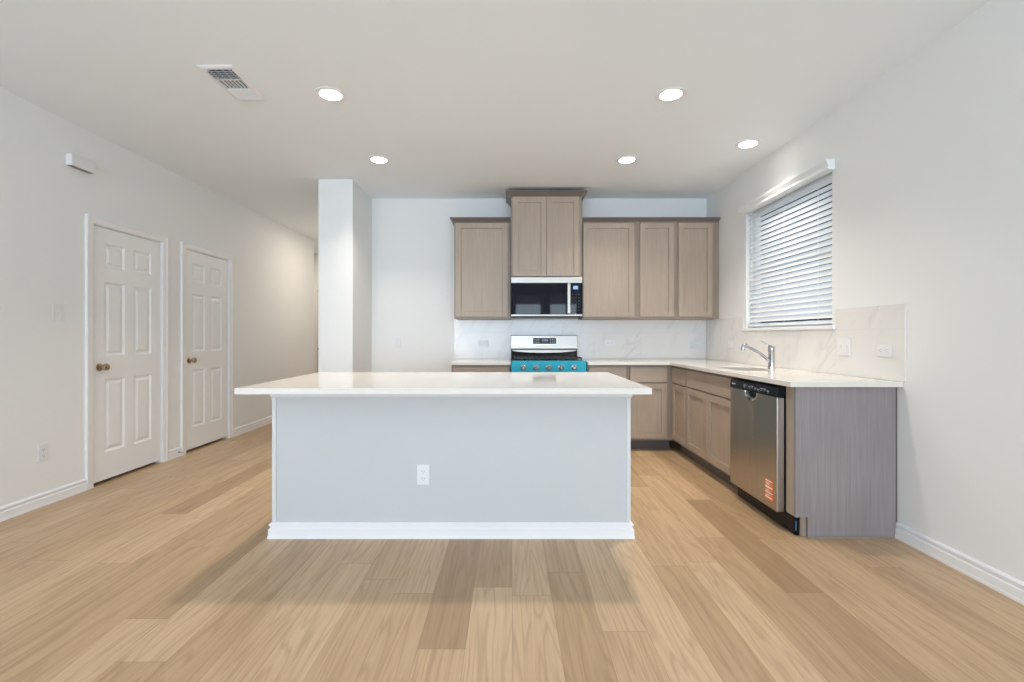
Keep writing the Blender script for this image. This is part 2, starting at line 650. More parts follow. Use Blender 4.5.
# kitchen window
win = struct(thing('window_1', 'x', 'x', (0, 0, 0)))
del win['category']
win['label'] = 'kitchen window in the right wall behind a white blind'
f = MB()
fx0, fx1 = XR + 0.085, XR + 0.135
f.box(fx0, fx1, WY0, WY0 + 0.045, WZ0, WZ1).box(fx0, fx1, WY1 - 0.045, WY1, WZ0, WZ1)
f.box(fx0, fx1, WY0 + 0.045, WY1 - 0.045, WZ0, WZ0 + 0.045).box(fx0, fx1, WY0 + 0.045, WY1 - 0.045, WZ1 - 0.045, WZ1)
f.box(fx0 + 0.005, fx1, WY0 + 0.045, WY1 - 0.045, 1.78, 1.82)
f.build('window_frame', M_TRIM, win, 0.003)
MB().box(XR + 0.108, XR + 0.112, WY0 + 0.045, WY1 - 0.045, WZ0 + 0.045, WZ1 - 0.045).build('glass_pane', M_GLASS, win)
MB().box(XR - 0.022, XR + 0.084, WY0 - 0.045, WY1 + 0.045, WZ0 - 0.028, WZ0 - 0.0005).build('window_sill', M_TRIM, win, 0.004)
gnd = MB().box(-14, 16, -22, 22, -0.35, -0.25).build('ground', M_BOUNCE)
struct(gnd, 'unseen ground outside the house, made pale to bounce light')

# baseboards
BB = [(0, 0), (0.021, 0), (0.021, 0.012), (0.018, 0.018), (0.017, 0.054), (0.009, 0.059), (0.009, 0.068), (0.015, 0.072), (0.015, 0.081), (0.006, 0.090), (0.0, 0.090)]
CW = 0.062  # casing width
# profile lies to the right of travel
mb = MB()
mb.sweep([(XL, YREAR), (XL, D1 - JB - CW + 0.012)], BB)
mb.sweep([(XL, D1 + DW_ + JB + CW - 0.012), (XL, D2 - JB - CW + 0.012)], BB)
mb.sweep([(XL, D2 + DW_ + JB + CW - 0.012), (XL, 7.77)], BB)
struct(mb.build('baseboard_left', M_TRIM, smooth=False))
struct(MB().sweep([(XR, 2.738), (XR, YREAR)], BB).build('baseboard_right', M_TRIM))
struct(MB().sweep([(PX1, YB), (PX1, PY), (PX0, PY), (PX0, HALL_END)][::-1], [(o, z) for o, z in BB]).build('baseboard_partition', M_TRIM))
struct(MB().sweep([(PX1, YB), (-0.62, YB)], BB).build('baseboard_back', M_TRIM))
struct(MB().sweep([(-4.5, HALL_END), (D3X - JB - CW + 0.01, HALL_END)], BB).build('baseboard_hall', M_TRIM))


# ------------------------------------------------------------------ six-panel doors
def six_panel_leaf(w, h, t):
    """front face at y=0 looking to -y, x 0..w, z 0..h"""
    mb = MB()
    bm = mb.bm
    st, mid = 0.108, 0.094
    pw = (w - 2 * st - mid) / 2
    xs = [0, st, st + pw, st + pw + mid, w - st, w]
    zs = [0, 0.215, 0.800, 0.985, 1.575, 1.690, 1.885, h]
    panels_x, panels_z = (1, 3), (1, 3, 5)
    grid = {}

    def V(x, y, z):
        k = (round(x, 5), round(y, 5), round(z, 5))
        if k not in grid:
            grid[k] = bm.verts.new((x, y, z))
        return grid[k]

    for i in range(5):
        for j in range(7):
            x0, x1, z0, z1 = xs[i], xs[i + 1], zs[j], zs[j + 1]
            if i in panels_x and j in panels_z:
                prev = None
                for (ins, dep) in ((0, 0), (0.006, 0.004), (0.014, 0.011), (0.026, 0.011), (0.044, 0.002)):
                    ring = [V(x0 + ins, dep, z0 + ins), V(x1 - ins, dep, z0 + ins), V(x1 - ins, dep, z1 - ins), V(x0 + ins, dep, z1 - ins)]
                    if prev:
                        for k in range(4):
                            bm.faces.new([prev[k], prev[(k + 1) % 4], ring[(k + 1) % 4], ring[k]])
                    prev = ring
                bm.faces.new(prev)
            else:
                bm.faces.new([V(x0, 0, z0), V(x1, 0, z0), V(x1, 0, z1), V(x0, 0, z1)])
    # sides and back
    for i in range(5):
        bm.faces.new([V(xs[i], 0, 0), V(xs[i + 1], 0, 0), V(xs[i + 1], t, 0), V(xs[i], t, 0)])
        bm.faces.new([V(xs[i], 0, h), V(xs[i + 1], 0, h), V(xs[i + 1], t, h), V(xs[i], t, h)])
        for j in range(7):
            bm.faces.new([V(xs[i], t, zs[j]), V(xs[i + 1], t, zs[j]), V(xs[i + 1], t, zs[j + 1]), V(xs[i], t, zs[j + 1])])
    for j in range(7):
        bm.faces.new([V(0, 0, zs[j]), V(0, t, zs[j]), V(0, t, zs[j + 1]), V(0, 0, zs[j + 1])])
        bm.faces.new([V(w, 0, zs[j]), V(w, t, zs[j]), V(w, t, zs[j + 1]), V(w, 0, zs[j + 1])])
    return mb


def make_door(name, loc, rz, w, label, knob_m):
    root = bpy.data.objects.new(name, None)
    COL.objects.link(root)
    root.location = loc
    root.rotation_euler = (0, 0, rz)
    root['kind'] = 'structure'
    root['label'] = label
    gap = 0.026
    lf = six_panel_leaf(w - 0.004, DH - gap, 0.035).build('door_leaf', M_DOOR, root, loc=(0.002, 0.006, gap))
    # jamb
    j = MB()
    j.box(-JB, -0.003, 0.0, T, 0, ZOP - 0.001).box(w + 0.003, w + JB, 0.0, T, 0, ZOP - 0.001).box(-0.003, w + 0.003, 0.0, T, DH + 0.004, ZOP - 0.001)
    j.box(-0.003, 0.010, 0.045, 0.057, 0, DH + 0.004).box(w - 0.010, w + 0.003, 0.045, 0.057, 0, DH + 0.004).box(0.010, w - 0.010, 0.045, 0.057, DH - 0.008, DH + 0.004)
    j.build('door_jamb', M_TRIM, root)
    # casing: colonial profile, mitred, in the wall plane
    a = 0.007
    pr = [(0.0, 0.0), (0.0, -0.010), (0.010, -0.013), (0.040, -0.015), (0.050, -0.019), (CW, -0.019), (CW, 0.0)]
    c = MB()
    pts = [(-a, 0), (-a, DH + a + 0.002), (w + a, DH + a + 0.002), (w + a, 0)]
    rows = []
    for i, (px, pz) in enumerate(pts):
        sx = -1 if i < 2 else 1
        row = []
        for (o, d) in pr:
            zz = pz + (o if i in (1, 2) else 0)
            row.append(c.bm.verts.new((px + sx * o, d, zz)))
        rows.append(row)
    for r0, r1 in zip(rows, rows[1:]):
        for k in range(len(pr)):
            c.bm.faces.new([r0[k], r0[(k + 1) % len(pr)], r1[(k + 1) % len(pr)], r1[k]])
    c.bm.faces.new(rows[0])
    c.bm.faces.new(rows[-1][::-1])
    c.build('door_casing', M_TRIM, root)
    # knob
    k = MB().lathe([(0.032, 0.006), (0.031, -0.003), (0.020, -0.007), (0.011, -0.010), (0.010, -0.028), (0.018, -0.033), (0.027, -0.044),
                    (0.029, -0.054), (0.025, -0.064), (0.012, -0.069), (0.002, -0.070)], (0.062, 0.006, 0.925), 'y', 28)
    k.build('door_knob', knob_m, root, smooth=True)
    for z in (0.25, 1.05, 1.83):
        hb = MB().lathe([(0.0065, -0.045), (0.0065, 0.045)], (w + 0.001, -0.004, z), 'z', 12)
        hb.build('door_hinge', M_TRIM, root, smooth=True)
    return root


d1 = make_door('door_1', (XL, D1, 0), RZ_LEFT, DW_, 'white six-panel closet door with round knob, nearer of the two', M_BRONZE)
d2 = make_door('door_2', (XL, D2, 0), RZ_LEFT, DW_, 'white six-panel closet door with round knob, farther of the two', M_BRONZE)
d3 = make_door('door_3', (D3X, HALL_END, 0), 0.0, D3W, 'pale door at the far end of the hallway', M_BRONZE)

# spring door stops at the foot of the baseboard by each closet door
for (y, lab) in ((D2 - 0.125, 'small door stop on the baseboard between the two closet doors'),):
    t = thing('door_stop', lab, 'door stop', (XL + 0.021, y, 0.045))
    MB().lathe([(0.009, 0), (0.009, 0.004), (0.004, 0.006), (0.004, 0.055)], (0, 0, 0), 'x', 12).build('spring', M_STEELP, t, smooth=True)
    MB().lathe([(0.006, 0.055), (0.007, 0.060), (0.007, 0.070), (0.004, 0.074)], (0, 0, 0), 'x', 12).build('rubber_tip', M_PLAST, t, smooth=True)


# ------------------------------------------------------------------ cabinets
def shaker(w, h, t=0.020, rail=0.057, rec=0.012):
    mb = MB()
    mb.box(0, rail, 0, t, 0, h).box(w - rail, w, 0, t, 0, h)
    mb.box(rail, w - rail, 0, t, 0, rail).box(rail, w - rail, 0, t, h - rail, h)
    mb.box(rail, w - rail, rec, t - 0.003, rail, h - rail)
    return mb


def door_part(root, x0, x1, z0, z1, yface, m=None, name='cabinet_door'):
    return shaker(x1 - x0, z1 - z0).build(name, m or M_CAB, root, 0.0018, loc=(x0, yface - 0.021, z0))


def drawer_part(root, x0, x1, z0, z1, yface, name='drawer_front'):
    return MB().box(0, x1 - x0, 0, 0.020, 0, z1 - z0).build(name, M_CABH, root, 0.0025, loc=(x0, yface - 0.021, z0))


# crown profile: (outward, z)
def crown(hh, out):
    return [(0, 0), (0.006, 0), (0.010, hh * 0.22), (out * 0.45, hh * 0.45), (out * 0.82, hh * 0.78), (out, hh * 0.84), (out, hh), (0, hh)]


UZ0, UZ1 = 1.355, 2.396
UY = YB - 0.32

# left wall cabinet
t = thing('wall_cabinet', 'single-door wall cabinet left of the microwave', 'cabinet', (-0.595, UY, UZ0), 0, None)
W_ = 0.595 + 0.012
MB().box(0, W_, 0, 0.318, 0, UZ1 - UZ0).build('cabinet_body', M_CABF, t, 0.002)
door_part(t, 0.018, W_ - 0.030, 0.022, UZ1 - UZ0 - 0.014, 0)
# the path runs so that 'right of travel' is the room side
MB().sweep([(0, 0.318), (0, 0), (W_, 0)][::-1], [(-o, z) for o, z in crown(0.052, 0.044)], z0=UZ1 - UZ0 - 0.010).build('crown_molding', M_CROWN, t)

# microwave cabinet
MY = YB - 0.385
MZ0, MZ1 = 1.792, 2.656
MX0, MX1 = 0.0155, 0.770
t = thing('wall_cabinet', 'tall two-door wall cabinet above the microwave, reaching nearly the ceiling', 'cabinet', (MX0, MY, MZ0))
W_ = MX1 - MX0
MB().box(0, W_, 0, 0.383, 0, MZ1 - MZ0).build('cabinet_body', M_CABF, t, 0.002)
door_part(t, 0.018, W_ / 2 - 0.0015, 0.012, MZ1 - MZ0 - 0.012, 0)
door_part(t, W_ / 2 + 0.0015, W_ - 0.030, 0.012, MZ1 - MZ0 - 0.012, 0)
MB().sweep([(0, 0.383), (0, 0), (W_, 0), (W_, 0.383)][::-1], [(-o, z) for o, z in crown(0.062, 0.052)], z0=MZ1 - MZ0 - 0.016).build('crown_molding', M_CROWN, t)

# right wall cabinets
AX0, AX1, BX1 = 0.783, 1.372, XR - 0.002
t = thing('wall_cabinet', 'wide single-door wall cabinet just right of the microwave', 'cabinet', (AX0, UY, UZ0))
MB().box(0, AX1 - AX0, 0, 0.318, 0, UZ1 - UZ0).build('cabinet_body', M_CABF, t, 0.002)
door_part(t, 0.008, 1.338 - AX0, 0.022, UZ1 - UZ0 - 0.014, 0)
t = thing('wall_cabinet', 'two-door wall cabinet in the corner beside the window wall', 'cabinet', (AX1 + 0.001, UY, UZ0))
MB().box(0, BX1 - AX1 - 0.001, 0, 0.318, 0, UZ1 - UZ0).build('cabinet_body', M_CABF, t, 0.002)
door_part(t, 1.400 - AX1, 1.764 - AX1, 0.022, UZ1 - UZ0 - 0.014, 0)
door_part(t, 1.812 - AX1, 2.178 - AX1, 0.022, UZ1 - UZ0 - 0.014, 0)
tag(MB().sweep([(AX0 + 0.001, UY), (BX1, UY)][::-1], [(-o, z) for o, z in crown(0.042, 0.044)], z0=UZ1 + 0.0005).build('crown_molding', M_CROWN),
    'dark crown molding along the top of the cabinets right of the microwave', 'molding')

# base cabinets ------------------------------------------------------------
BZ0, BZ1 = 0.112, 0.876
BY = YB - 0.613       # face of the back run
BXF = 1.661           # face of the window-wall run


def base_body(root, w, depth, toe=0.072, toe_m=None):
    MB().box(0, w, 0, depth, BZ0, BZ1).build('cabinet_body', M_CABF, root, 0.0015)
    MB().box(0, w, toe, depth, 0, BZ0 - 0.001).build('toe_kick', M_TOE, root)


t = thing('base_cabinet', 'base cabinet left of the range, mostly hidden behind the island', 'cabinet', (-0.588, BY, 0))
base_body(t, 0.598, 0.611)
drawer_part(t, 0.02, 0.585, 0.702, 0.855, 0)
door_part(t, 0.02, 0.585, 0.135, 0.690, 0)

t = thing('base_cabinet', 'base cabinet immediately right of the range', 'cabinet', (0.786, BY, 0))
base_body(t, 0.410, 0.611)
drawer_part(t, 0.018, 0.394, 0.702, 0.855, 0)
door_part(t, 0.018, 0.394, 0.135, 0.690, 0)
t = thing('base_cabinet', 'corner base cabinet with one drawer over one door on the range wall', 'cabinet', (1.197, BY, 0))
MB().box(0, 0.463, 0, 0.611, BZ0, BZ1).build('cabinet_body', M_CABF, t, 0.0015)
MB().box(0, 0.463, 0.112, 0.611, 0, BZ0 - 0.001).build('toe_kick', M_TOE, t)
drawer_part(t, 0.022, 0.396, 0.702, 0.855, 0)
door_part(t, 0.022, 0.396, 0.135, 0.690, 0)

# window-wall run: local +x runs towards the camera
SD = XR - BXF - 0.002
y_small, y_sink, y_dw, y_fil = BY - 0.001, 4.395, 3.450, 2.838
t = thing('base_cabinet', 'narrow base cabinet between the corner and the sink cabinet', 'cabinet', (BXF, y_small, 0), RZ_RIGHT)
w_ = y_small - y_sink
base_body(t, w_, SD)
drawer_part(t, 0.016, w_ - 0.016, 0.702, 0.855, 0)
door_part(t, 0.016, w_ - 0.016, 0.135, 0.690, 0)
t = thing('base_cabinet', 'two-door sink base cabinet next to the dishwasher', 'cabinet', (BXF, y_sink - 0.001, 0), RZ_RIGHT)
w_ = y_sink - y_dw - 0.001
# open-topped carcass so that the sink bowl hangs inside
c = MB()
c.box(0, 0.018, 0, SD, BZ0, BZ1).box(w_ - 0.018, w_, 0, SD, BZ0, BZ1)
c.box(0.018, w_ - 0.018, 0, 0.019, BZ0, BZ1).box(0.018, w_ - 0.018, SD - 0.008, SD, BZ0, BZ1).box(0.018, w_ - 0.018, 0.019, SD - 0.008, BZ0, BZ0 + 0.016)
c.build('cabinet_body', M_CABF, t)
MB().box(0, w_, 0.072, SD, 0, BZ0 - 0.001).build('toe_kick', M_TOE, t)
drawer_part(t, 0.018, w_ - 0.018, 0.702, 0.855, 0, 'false_drawer_front')
door_part(t, 0.018, w_ / 2 - 0.002, 0.135, 0.690, 0)
door_part(t, w_ / 2 + 0.002, w_ - 0.018, 0.135, 0.690, 0)

# end panel with filler
t = thing('cabinet_end_panel', 'grey wood end panel closing the counter run beside the dishwasher', 'panel', (0, 0, 0))
pts = [(BXF + 0.0, BZ0 + 0.004), (BXF + 0.0, BZ1), (XR - 0.012, BZ1), (XR - 0.012, 0.0), (BXF + 0.072, 0.0), (BXF + 0.072, BZ0 + 0.004)]
MB().prism(pts, 'y', 2.741, 2.759).build('side_panel', M_PANEL, t, 0.001)
MB().box(BXF, BXF + 0.019, 2.7595, y_fil - 0.001, BZ0 + 0.004, BZ1).build('filler_strip', M_CAB, t, 0.001)
MB().box(XR - 0.0115, XR - 0.001, 2.7445, 2.80, 0.09, BZ1).build('scribe_strip', M_TOE, t)
MB().box(BXF + 0.072, XR - 0.028, 2.733, 2.7405, 0.0, 0.008).build('shoe_strip', M_PANEL, t)
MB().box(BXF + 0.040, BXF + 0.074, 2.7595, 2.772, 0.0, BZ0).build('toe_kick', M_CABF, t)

# ------------------------------------------------------------------ countertops
CT0, CT1 = 0.877, 0.908
tag(MB().box(-0.595, 0.0115, YB - 0.66, YB - 0.001, CT0, CT1).build('countertop', M_QUARTZ, None, 0.003),
    'short white quartz counter left of the range', 'countertop')

SKX0, SKX1, SKY0, SKY1 = 1.735, 2.035, 3.575, 4.03


def rounded_rect(x0, x1, y0, y1, r, n=6):
    pts = []
    for (cx, cy, a0) in ((x1 - r, y0 + r, -90), (x1 - r, y1 - r, 0), (x0 + r, y1 - r, 90), (x0 + r, y0 + r, 180)):
        for k in range(n + 1):
            a = math.radians(a0 + 90 * k / n)
            pts.append((cx + r * math.cos(a), cy + r * math.sin(a)))
    return pts


# L-shaped top with the sink cut-out, built by filling loops
bm = bmesh.new()
outer = [(0.7855, YB - 0.66), (1.607, YB - 0.66), (1.607, 2.70), (XR - 0.001, 2.70), (XR - 0.001, YB - 0.001), (0.7855, YB - 0.001)]
inner = rounded_rect(SKX0, SKX1, SKY0, SKY1, 0.085)
edges = []
for loop in (outer, inner):
    vs = [bm.verts.new((x, y, CT0)) for x, y in loop]
    for i in range(len(vs)):
        edges.append(bm.edges.new((vs[i], vs[(i + 1) % len(vs)])))
bmesh.ops.triangle_fill(bm, use_beauty=True, use_dissolve=False, edges=edges)
r = bmesh.ops.extrude_face_region(bm, geom=bm.faces[:])
bmesh.ops.translate(bm, vec=(0, 0, CT1 - CT0), verts=[g for g in r['geom'] if isinstance(g, bmesh.types.BMVert)])
mb = MB()
mb.bm.free()
mb.bm = bm
ct = mb.build('countertop', M_QUARTZ, None, 0.003)
tag(ct, 'L-shaped white quartz counter holding the sink, right of the range', 'countertop')

# sink bowl
t = thing('kitchen_sink', 'undermount stainless steel sink in the counter under the window', 'sink', ((SKX0 + SKX1) / 2, (SKY0 + SKY1) / 2, CT0))
bm = bmesh.new()
hw, hl = (SKX1 - SKX0) / 2, (SKY1 - SKY0) / 2
rings = []
for (off, z, rr) in ((0.030, -0.0015, 0.10), (0.004, -0.0015, 0.085), (0.002, -0.012, 0.085), (-0.004, -0.16, 0.08), (-0.03, -0.185, 0.06), (-0.10, -0.19, 0.04)):
    rings.append([bm.verts.new((x, y, z)) for x, y in rounded_rect(-hw - off, hw + off, -hl - off, hl + off, rr)])
for a, b in zip(rings, rings[1:]):
    for i in range(len(a)):
        bm.faces.new([a[i], a[(i + 1) % len(a)], b[(i + 1) % len(a)], b[i]])
bm.faces.new(rings[-1])
mb = MB(); mb.bm.free(); mb.bm = bm
mb.build('bowl', M_STEEL, t, smooth=True)
MB().lathe([(0.045, -0.1895), (0.045, -0.186), (0.03, -0.1855), (0.012, -0.188)], (0, 0, 0), 'z', 24).build('drain', M_STEELP, t, smooth=True)

# faucet
fx, fy = 2.12, 3.82
t = thing('kitchen_faucet', 'chrome single-lever faucet behind the sink', 'faucet', (fx, fy, CT1))
MB().lathe([(0.029, 0), (0.029, 0.006), (0.025, 0.010), (0.024, 0.135), (0.026, 0.140), (0.026, 0.172), (0.022, 0.180), (0.006, 0.182)], (0, 0, 0), 'z', 28).build('faucet_body', M_STEELP, t, smooth=True)
pts, rad = [], []
for k in range(15):
    u = k / 14
    pts.append((-0.018 - 0.185 * u, 0.03 * u, 0.055 + 0.125 * (u ** 0.85) + 0.012 * math.sin(PI * u)))
    rad.append(0.0125 - 0.002 * u)
MB().tube(pts, rad, 14).build('spout', M_STEELP, t, smooth=True)
ex, ey, ez = pts[-1]
MB().tube([(ex + 0.018, ey, ez + 0.006), (ex, ey, ez + 0.004), (ex - 0.012, ey, ez - 0.012), (ex - 0.012, ey, ez - 0.035)], [0.014, 0.017, 0.018, 0.016], 16).build('spray_head', M_STEELP, t, smooth=True)
MB().tube([(0.0, 0, 0.176), (-0.02, 0.0, 0.186), (-0.080, 0.01, 0.222)], [0.010, 0.006, 0.0045], 10).build('lever_handle', M_STEELP, t, smooth=True)

# ------------------------------------------------------------------ backsplash
bs = MB().box(0, XR - 0.009 + 0.63, -0.008, -0.0005, 0, 1.3545 - 0.909).build('tile_backsplash', M_TILE, None, 0.0, loc=(-0.63, YB, 0.909))
tag(bs, 'marble-look tile backsplash on the range wall', 'backsplash')
yb0 = 2.683
mb = MB()
Lr = (YB - 0.010) - yb0
sw0, sw1 = (YB - 0.010) - (WY1 + 0.046), (YB - 0.010) - (WY0 - 0.046)   # local x span under the sill
hh = 1.3545 - 0.909
mb.box(0, sw0, -0.008, -0.0005, 0, hh).box(sw0, sw1, -0.008, -0.0005, 0, WZ0 - 0.029 - 0.909).box(sw1, Lr, -0.008, -0.0005, 0, hh)
bs = mb.build('tile_backsplash', M_TILE, None, loc=(XR, YB - 0.010, 0.909))
bs.rotation_euler = (0, 0, RZ_RIGHT)
tag(bs, 'marble-look tile backsplash on the window wall under the blind', 'backsplash')

# ------------------------------------------------------------------ island
IX0, IX1, IY0, IY1 = -1.376, 0.702, 2.740, 3.46
t = thing('kitchen_island', 'white painted kitchen island base in the middle of the floor', 'island', ((IX0 + IX1) / 2, (IY0 + IY1) / 2, 0))
ox, oy = (IX0 + IX1) / 2, (IY0 + IY1) / 2
MB().box(IX0 - ox, IX1 - ox, IY0 - oy, IY1 - oy, 0, 0.872).build('island_body', M_ISL, t, 0.002)
loop = [(IX0 - ox, IY0 - oy), (IX1 - ox, IY0 - oy), (IX1 - ox, IY1 - oy), (IX0 - ox, IY1 - oy)]
MB().sweep(loop, BB, closed=True).build('base_molding', M_TRIM, t)
MB().sweep(loop, [(0, 0), (0.006, 0.0), (0.009, 0.006), (0.009, 0.030), (0.018, 0.046), (0.020, 0.058), (0, 0.058)], closed=True, z0=0.8135).build('top_molding', M_ISLT, t)
for xa in (IX0 - ox, IX1 - ox - 0.022):
    MB().box(xa, xa + 0.022, IY0 - oy - 0.005, IY0 - oy - 0.0005, 0.0905, 0.813).build('corner_trim', M_ISLT, t)
tag(MB().box(-1.398, 0.725, 2.396, 3.47, 0.8725, 0.9045).build('island_countertop', M_QUARTZ, None, 0.003),
    'white quartz slab on the island, overhanging towards the camera', 'countertop')

# ------------------------------------------------------------------ range
RX0, RX1 = 0.0165, 0.767
t = thing('gas_range', 'stainless gas range with turquoise film on its front', 'range', (RX0, YB - 0.66, 0))
rw = RX1 - RX0
MB().box(0, rw, 0.03, 0.645, 0.06, 0.905).build('range_body', M_STEEL, t, 0.003)
MB().box(0.02, rw - 0.02, 0.09, 0.60, 0.0, 0.0595).build('range_plinth', M_BLACK, t)
MB().box(0.0, rw, 0.0355, 0.565, 0.9055, 0.918).build('cooktop', M_BLACK, t, 0.003)
# control panel: slightly leaning face
cp = MB().prism([(0.030, 0.795), (-0.014, 0.800), (-0.006, 0.922), (0.035, 0.922)], 'x', 0, rw + 0.004)
cp.build('control_panel', M_TEAL, t, 0.004)
for kx in (0.125, 0.252, 0.378, 0.500, 0.631):
    k = thing('knob', '', '', (kx, -0.012, 0.855))
    del k['label'], k['category']
    k.parent = t
    MB().lathe([(0.028, 0.004), (0.0275, -0.006), (0.024, -0.008)], (0, 0, 0), 'y', 24).build('knob_ring', M_STEELP, k, smooth=True)
    MB().lathe([(0.0205, -0.008), (0.0195, -0.032), (0.016, -0.036), (0.002, -0.036)], (0, 0, 0), 'y', 24).build('knob_cap', M_KNOBD, k, smooth=True)
# oven door, window, handle, drawer
od = MB().box(0.006, rw - 0.006, -0.004, 0.028, 0.27, 0.790).build('oven_door', M_TEAL, t, 0.004)
MB().box(0.12, rw - 0.12, -0.006, -0.0045, 0.36, 0.64).build('oven_window', M_GLASSB, od)
MB().tube([(0.09, -0.004, 0.735), (0.09, -0.05, 0.735), (0.12, -0.055, 0.735), (rw - 0.12, -0.055, 0.735), (rw - 0.09, -0.05, 0.735), (rw - 0.09, -0.004, 0.735)], 0.011, 12).build('oven_handle', M_STEELP, od, smooth=True)
MB().box(0.006, rw - 0.006, -0.002, 0.028, 0.075, 0.262).build('storage_drawer', M_TEAL, t, 0.004)
# backguard
bg = MB().prism([(0.590, 1.018), (0.582, 1.03), (0.590, 1.175), (0.598, 1.181), (0.645, 1.181), (0.645, 1.018)], 'x', 0, rw - 0.002)
bgo = bg.build('backguard', M_STEEL, t, 0.002)
MB().prism([(0.568, 0.9185), (0.568, 0.93), (0.597, 1.0175), (0.645, 1.0175), (0.645, 0.9185)], 'x', 0.003, rw - 0.003).build('vent_riser', M_BLACK, t, 0.002)
# steel bar beneath the backguard, cut to the shape of its curved highlight
n = 24
pts = [(0.012, 1.016)] + [(0.012 + (rw - 0.024) * k / n, 1.006 - 0.026 * math.sin(PI * k / n) ** 0.5) for k in range(n + 1)] + [(rw - 0.012, 1.016)]
MB().prism(pts, 'y', 0.578, 0.592).build('backguard_highlight_bar', M_STEEL, t, 0.002)
dsp = MB().box(rw / 2 - 0.125, rw / 2 + 0.133, 0.580, 0.5845, 1.082, 1.148).build('display_panel', M_BLACK, bgo)
for xo in (-0.110, 0.065):
    mk = MB()
    for i in range(3):
        for j in range(3):
            mk.box(rw / 2 + xo + i * 0.022, rw / 2 + xo + 0.010 + i * 0.022, 0.579, 0.5798, 1.092 + j * 0.018, 1.097 + j * 0.018)
    mk.build('key_lettering', M_WHITEMARK, bgo)
mk = MB()
for (ax, aw) in ((-0.022, 0.010), (-0.006, 0.010), (0.012, 0.010), (0.027, 0.010)):
    mk.box(rw / 2 + ax, rw / 2 + ax + aw, 0.579, 0.5798, 1.128, 1.131).box(rw / 2 + ax, rw / 2 + ax + aw, 0.579, 0.5798, 1.112, 1.115)
    mk.box(rw / 2 + ax + aw - 0.003, rw / 2 + ax + aw, 0.579, 0.5798, 1.115, 1.128)
mk.build('clock_digits', M_BLUE, bgo)


# burners and grates
def burner(x, y, r):
    b = MB().lathe([(r, 0), (r, 0.006), (r * 0.75, 0.009), (r * 0.72, 0.015), (r * 0.2, 0.017)], (x, y, 0.9185), 'z', 24)
    b.build('burner_cap', M_IRON, t, smooth=True)


for (x, y, r) in ((0.16, 0.18, 0.045), (0.16, 0.43, 0.036), (0.378, 0.30, 0.05), (0.60, 0.18, 0.045), (0.60, 0.43, 0.036)):
    burner(x, y, r)
for i, (x0, x1) in enumerate(((0.03, 0.275), (0.28, 0.475), (0.48, rw - 0.03))):
    g = MB()
    zt0, zt1 = 0.938, 0.952
    y0, y1 = 0.055, 0.545
    g.box(x0, x0 + 0.012, y0, y1, zt0, zt1).box(x1 - 0.012, x1, y0, y1, zt0, zt1)
    g.box(x0 + 0.012, x1 - 0.012, y0, y0 + 0.012, zt0, zt1).box(x0 + 0.012, x1 - 0.012, y1 - 0.012, y1, zt0, zt1)
    for yy in (0.175, 0.295, 0.425):
        g.box(x0 + 0.012, x1 - 0.012, yy - 0.005, yy + 0.005, zt0, zt1 - 0.002)
    xm = (x0 + x1) / 2
    g.box(xm - 0.005, xm + 0.005, y0 + 0.012, y1 - 0.012, zt0 + 0.001, zt1 - 0.001)
    for (fx_, fy_) in ((x0, y0), (x1 - 0.012, y0), (x0, y1 - 0.012), (x1 - 0.012, y1 - 0.012)):
        g.box(fx_, fx_ + 0.012, fy_, fy_ + 0.012, 0.9185, zt0)
    g.build('grate', M_IRON, t)

# ------------------------------------------------------------------ microwave
mz0, mz1 = 1.368, 1.790
mw = RX1 - RX0
t = thing('microwave_oven', 'stainless over-the-range microwave with black glass front', 'microwave', (RX0, YB - 0.425, mz0))
mh = mz1 - mz0
MB().box(0.0, mw, 0.025, 0.424, 0.012, mh).build('microwave_body', M_STEEL, t, 0.002)
MB().box(0, mw, -0.004, 0.024, mh - 0.062, mh).build('top_trim', M_STEEL, t, 0.003)
MB().box(0, 0.575, -0.002, 0.024, 0.030, mh - 0.063).build('microwave_door', M_GLASSB, t, 0.002)
cpn = MB().box(0.577, mw, -0.002, 0.024, 0.030, mh - 0.063).build('control_panel', M_GLASSB, t, 0.002)
MB().box(0.655, 0.705, -0.0032, -0.0022, 0.295, 0.330).build('clock_display', M_BLUE, cpn)
M_DIM = mat('dim_print', (0.06, 0.065, 0.08, 1), 0.5)
for j in range(6):
    mk = MB()
    for i in range(3):
        mk.box(0.640 + i * 0.034, 0.656 + i * 0.034, -0.003, -0.0022, 0.07 + j * 0.033, 0.076 + j * 0.033)
    mk.build('key_lettering', M_DIM, cpn)
MB().box(0, mw, -0.004, 0.024, 0.012, 0.029).build('bottom_trim', M_STEEL, t, 0.002)
hd = MB().box(0.588, 0.622, -0.050, -0.032, 0.035, mh - 0.068)
hd.box(0.594, 0.616, -0.032, -0.0025, 0.05, 0.075).box(0.594, 0.616, -0.032, -0.0025, mh - 0.108, mh - 0.083)
hd.build('door_handle', M_STEEL, t, 0.005, 3)
MB().box(0.02, mw - 0.02, 0.03, 0.40, 0.0, 0.0115).build('vent_plate', M_BLACK, t)

# ------------------------------------------------------------------ dishwasher (local +x towards camera)
t = thing('dishwasher', 'stainless steel dishwasher with black control strip and orange sticker', 'dishwasher', (1.61, 3.443, 0), RZ_RIGHT)
dw = 3.443 - 2.8425
MB().box(0.008, dw - 0.008, 0.052, 0.60, 0.11, 0.868).build('tub', M_BLACK, t)
dd = MB().box(0, dw, 0, 0.046, 0.108, 0.7985).build('dishwasher_door', M_STEELV, t, 0.004, 3)
cpd = MB().prism([(0.0, 0.799), (-0.002, 0.81), (0.004, 0.856), (0.012, 0.862), (0.050, 0.862), (0.050, 0.799)], 'x', 0, dw).build('control_panel', M_BLACK, t, 0.002)
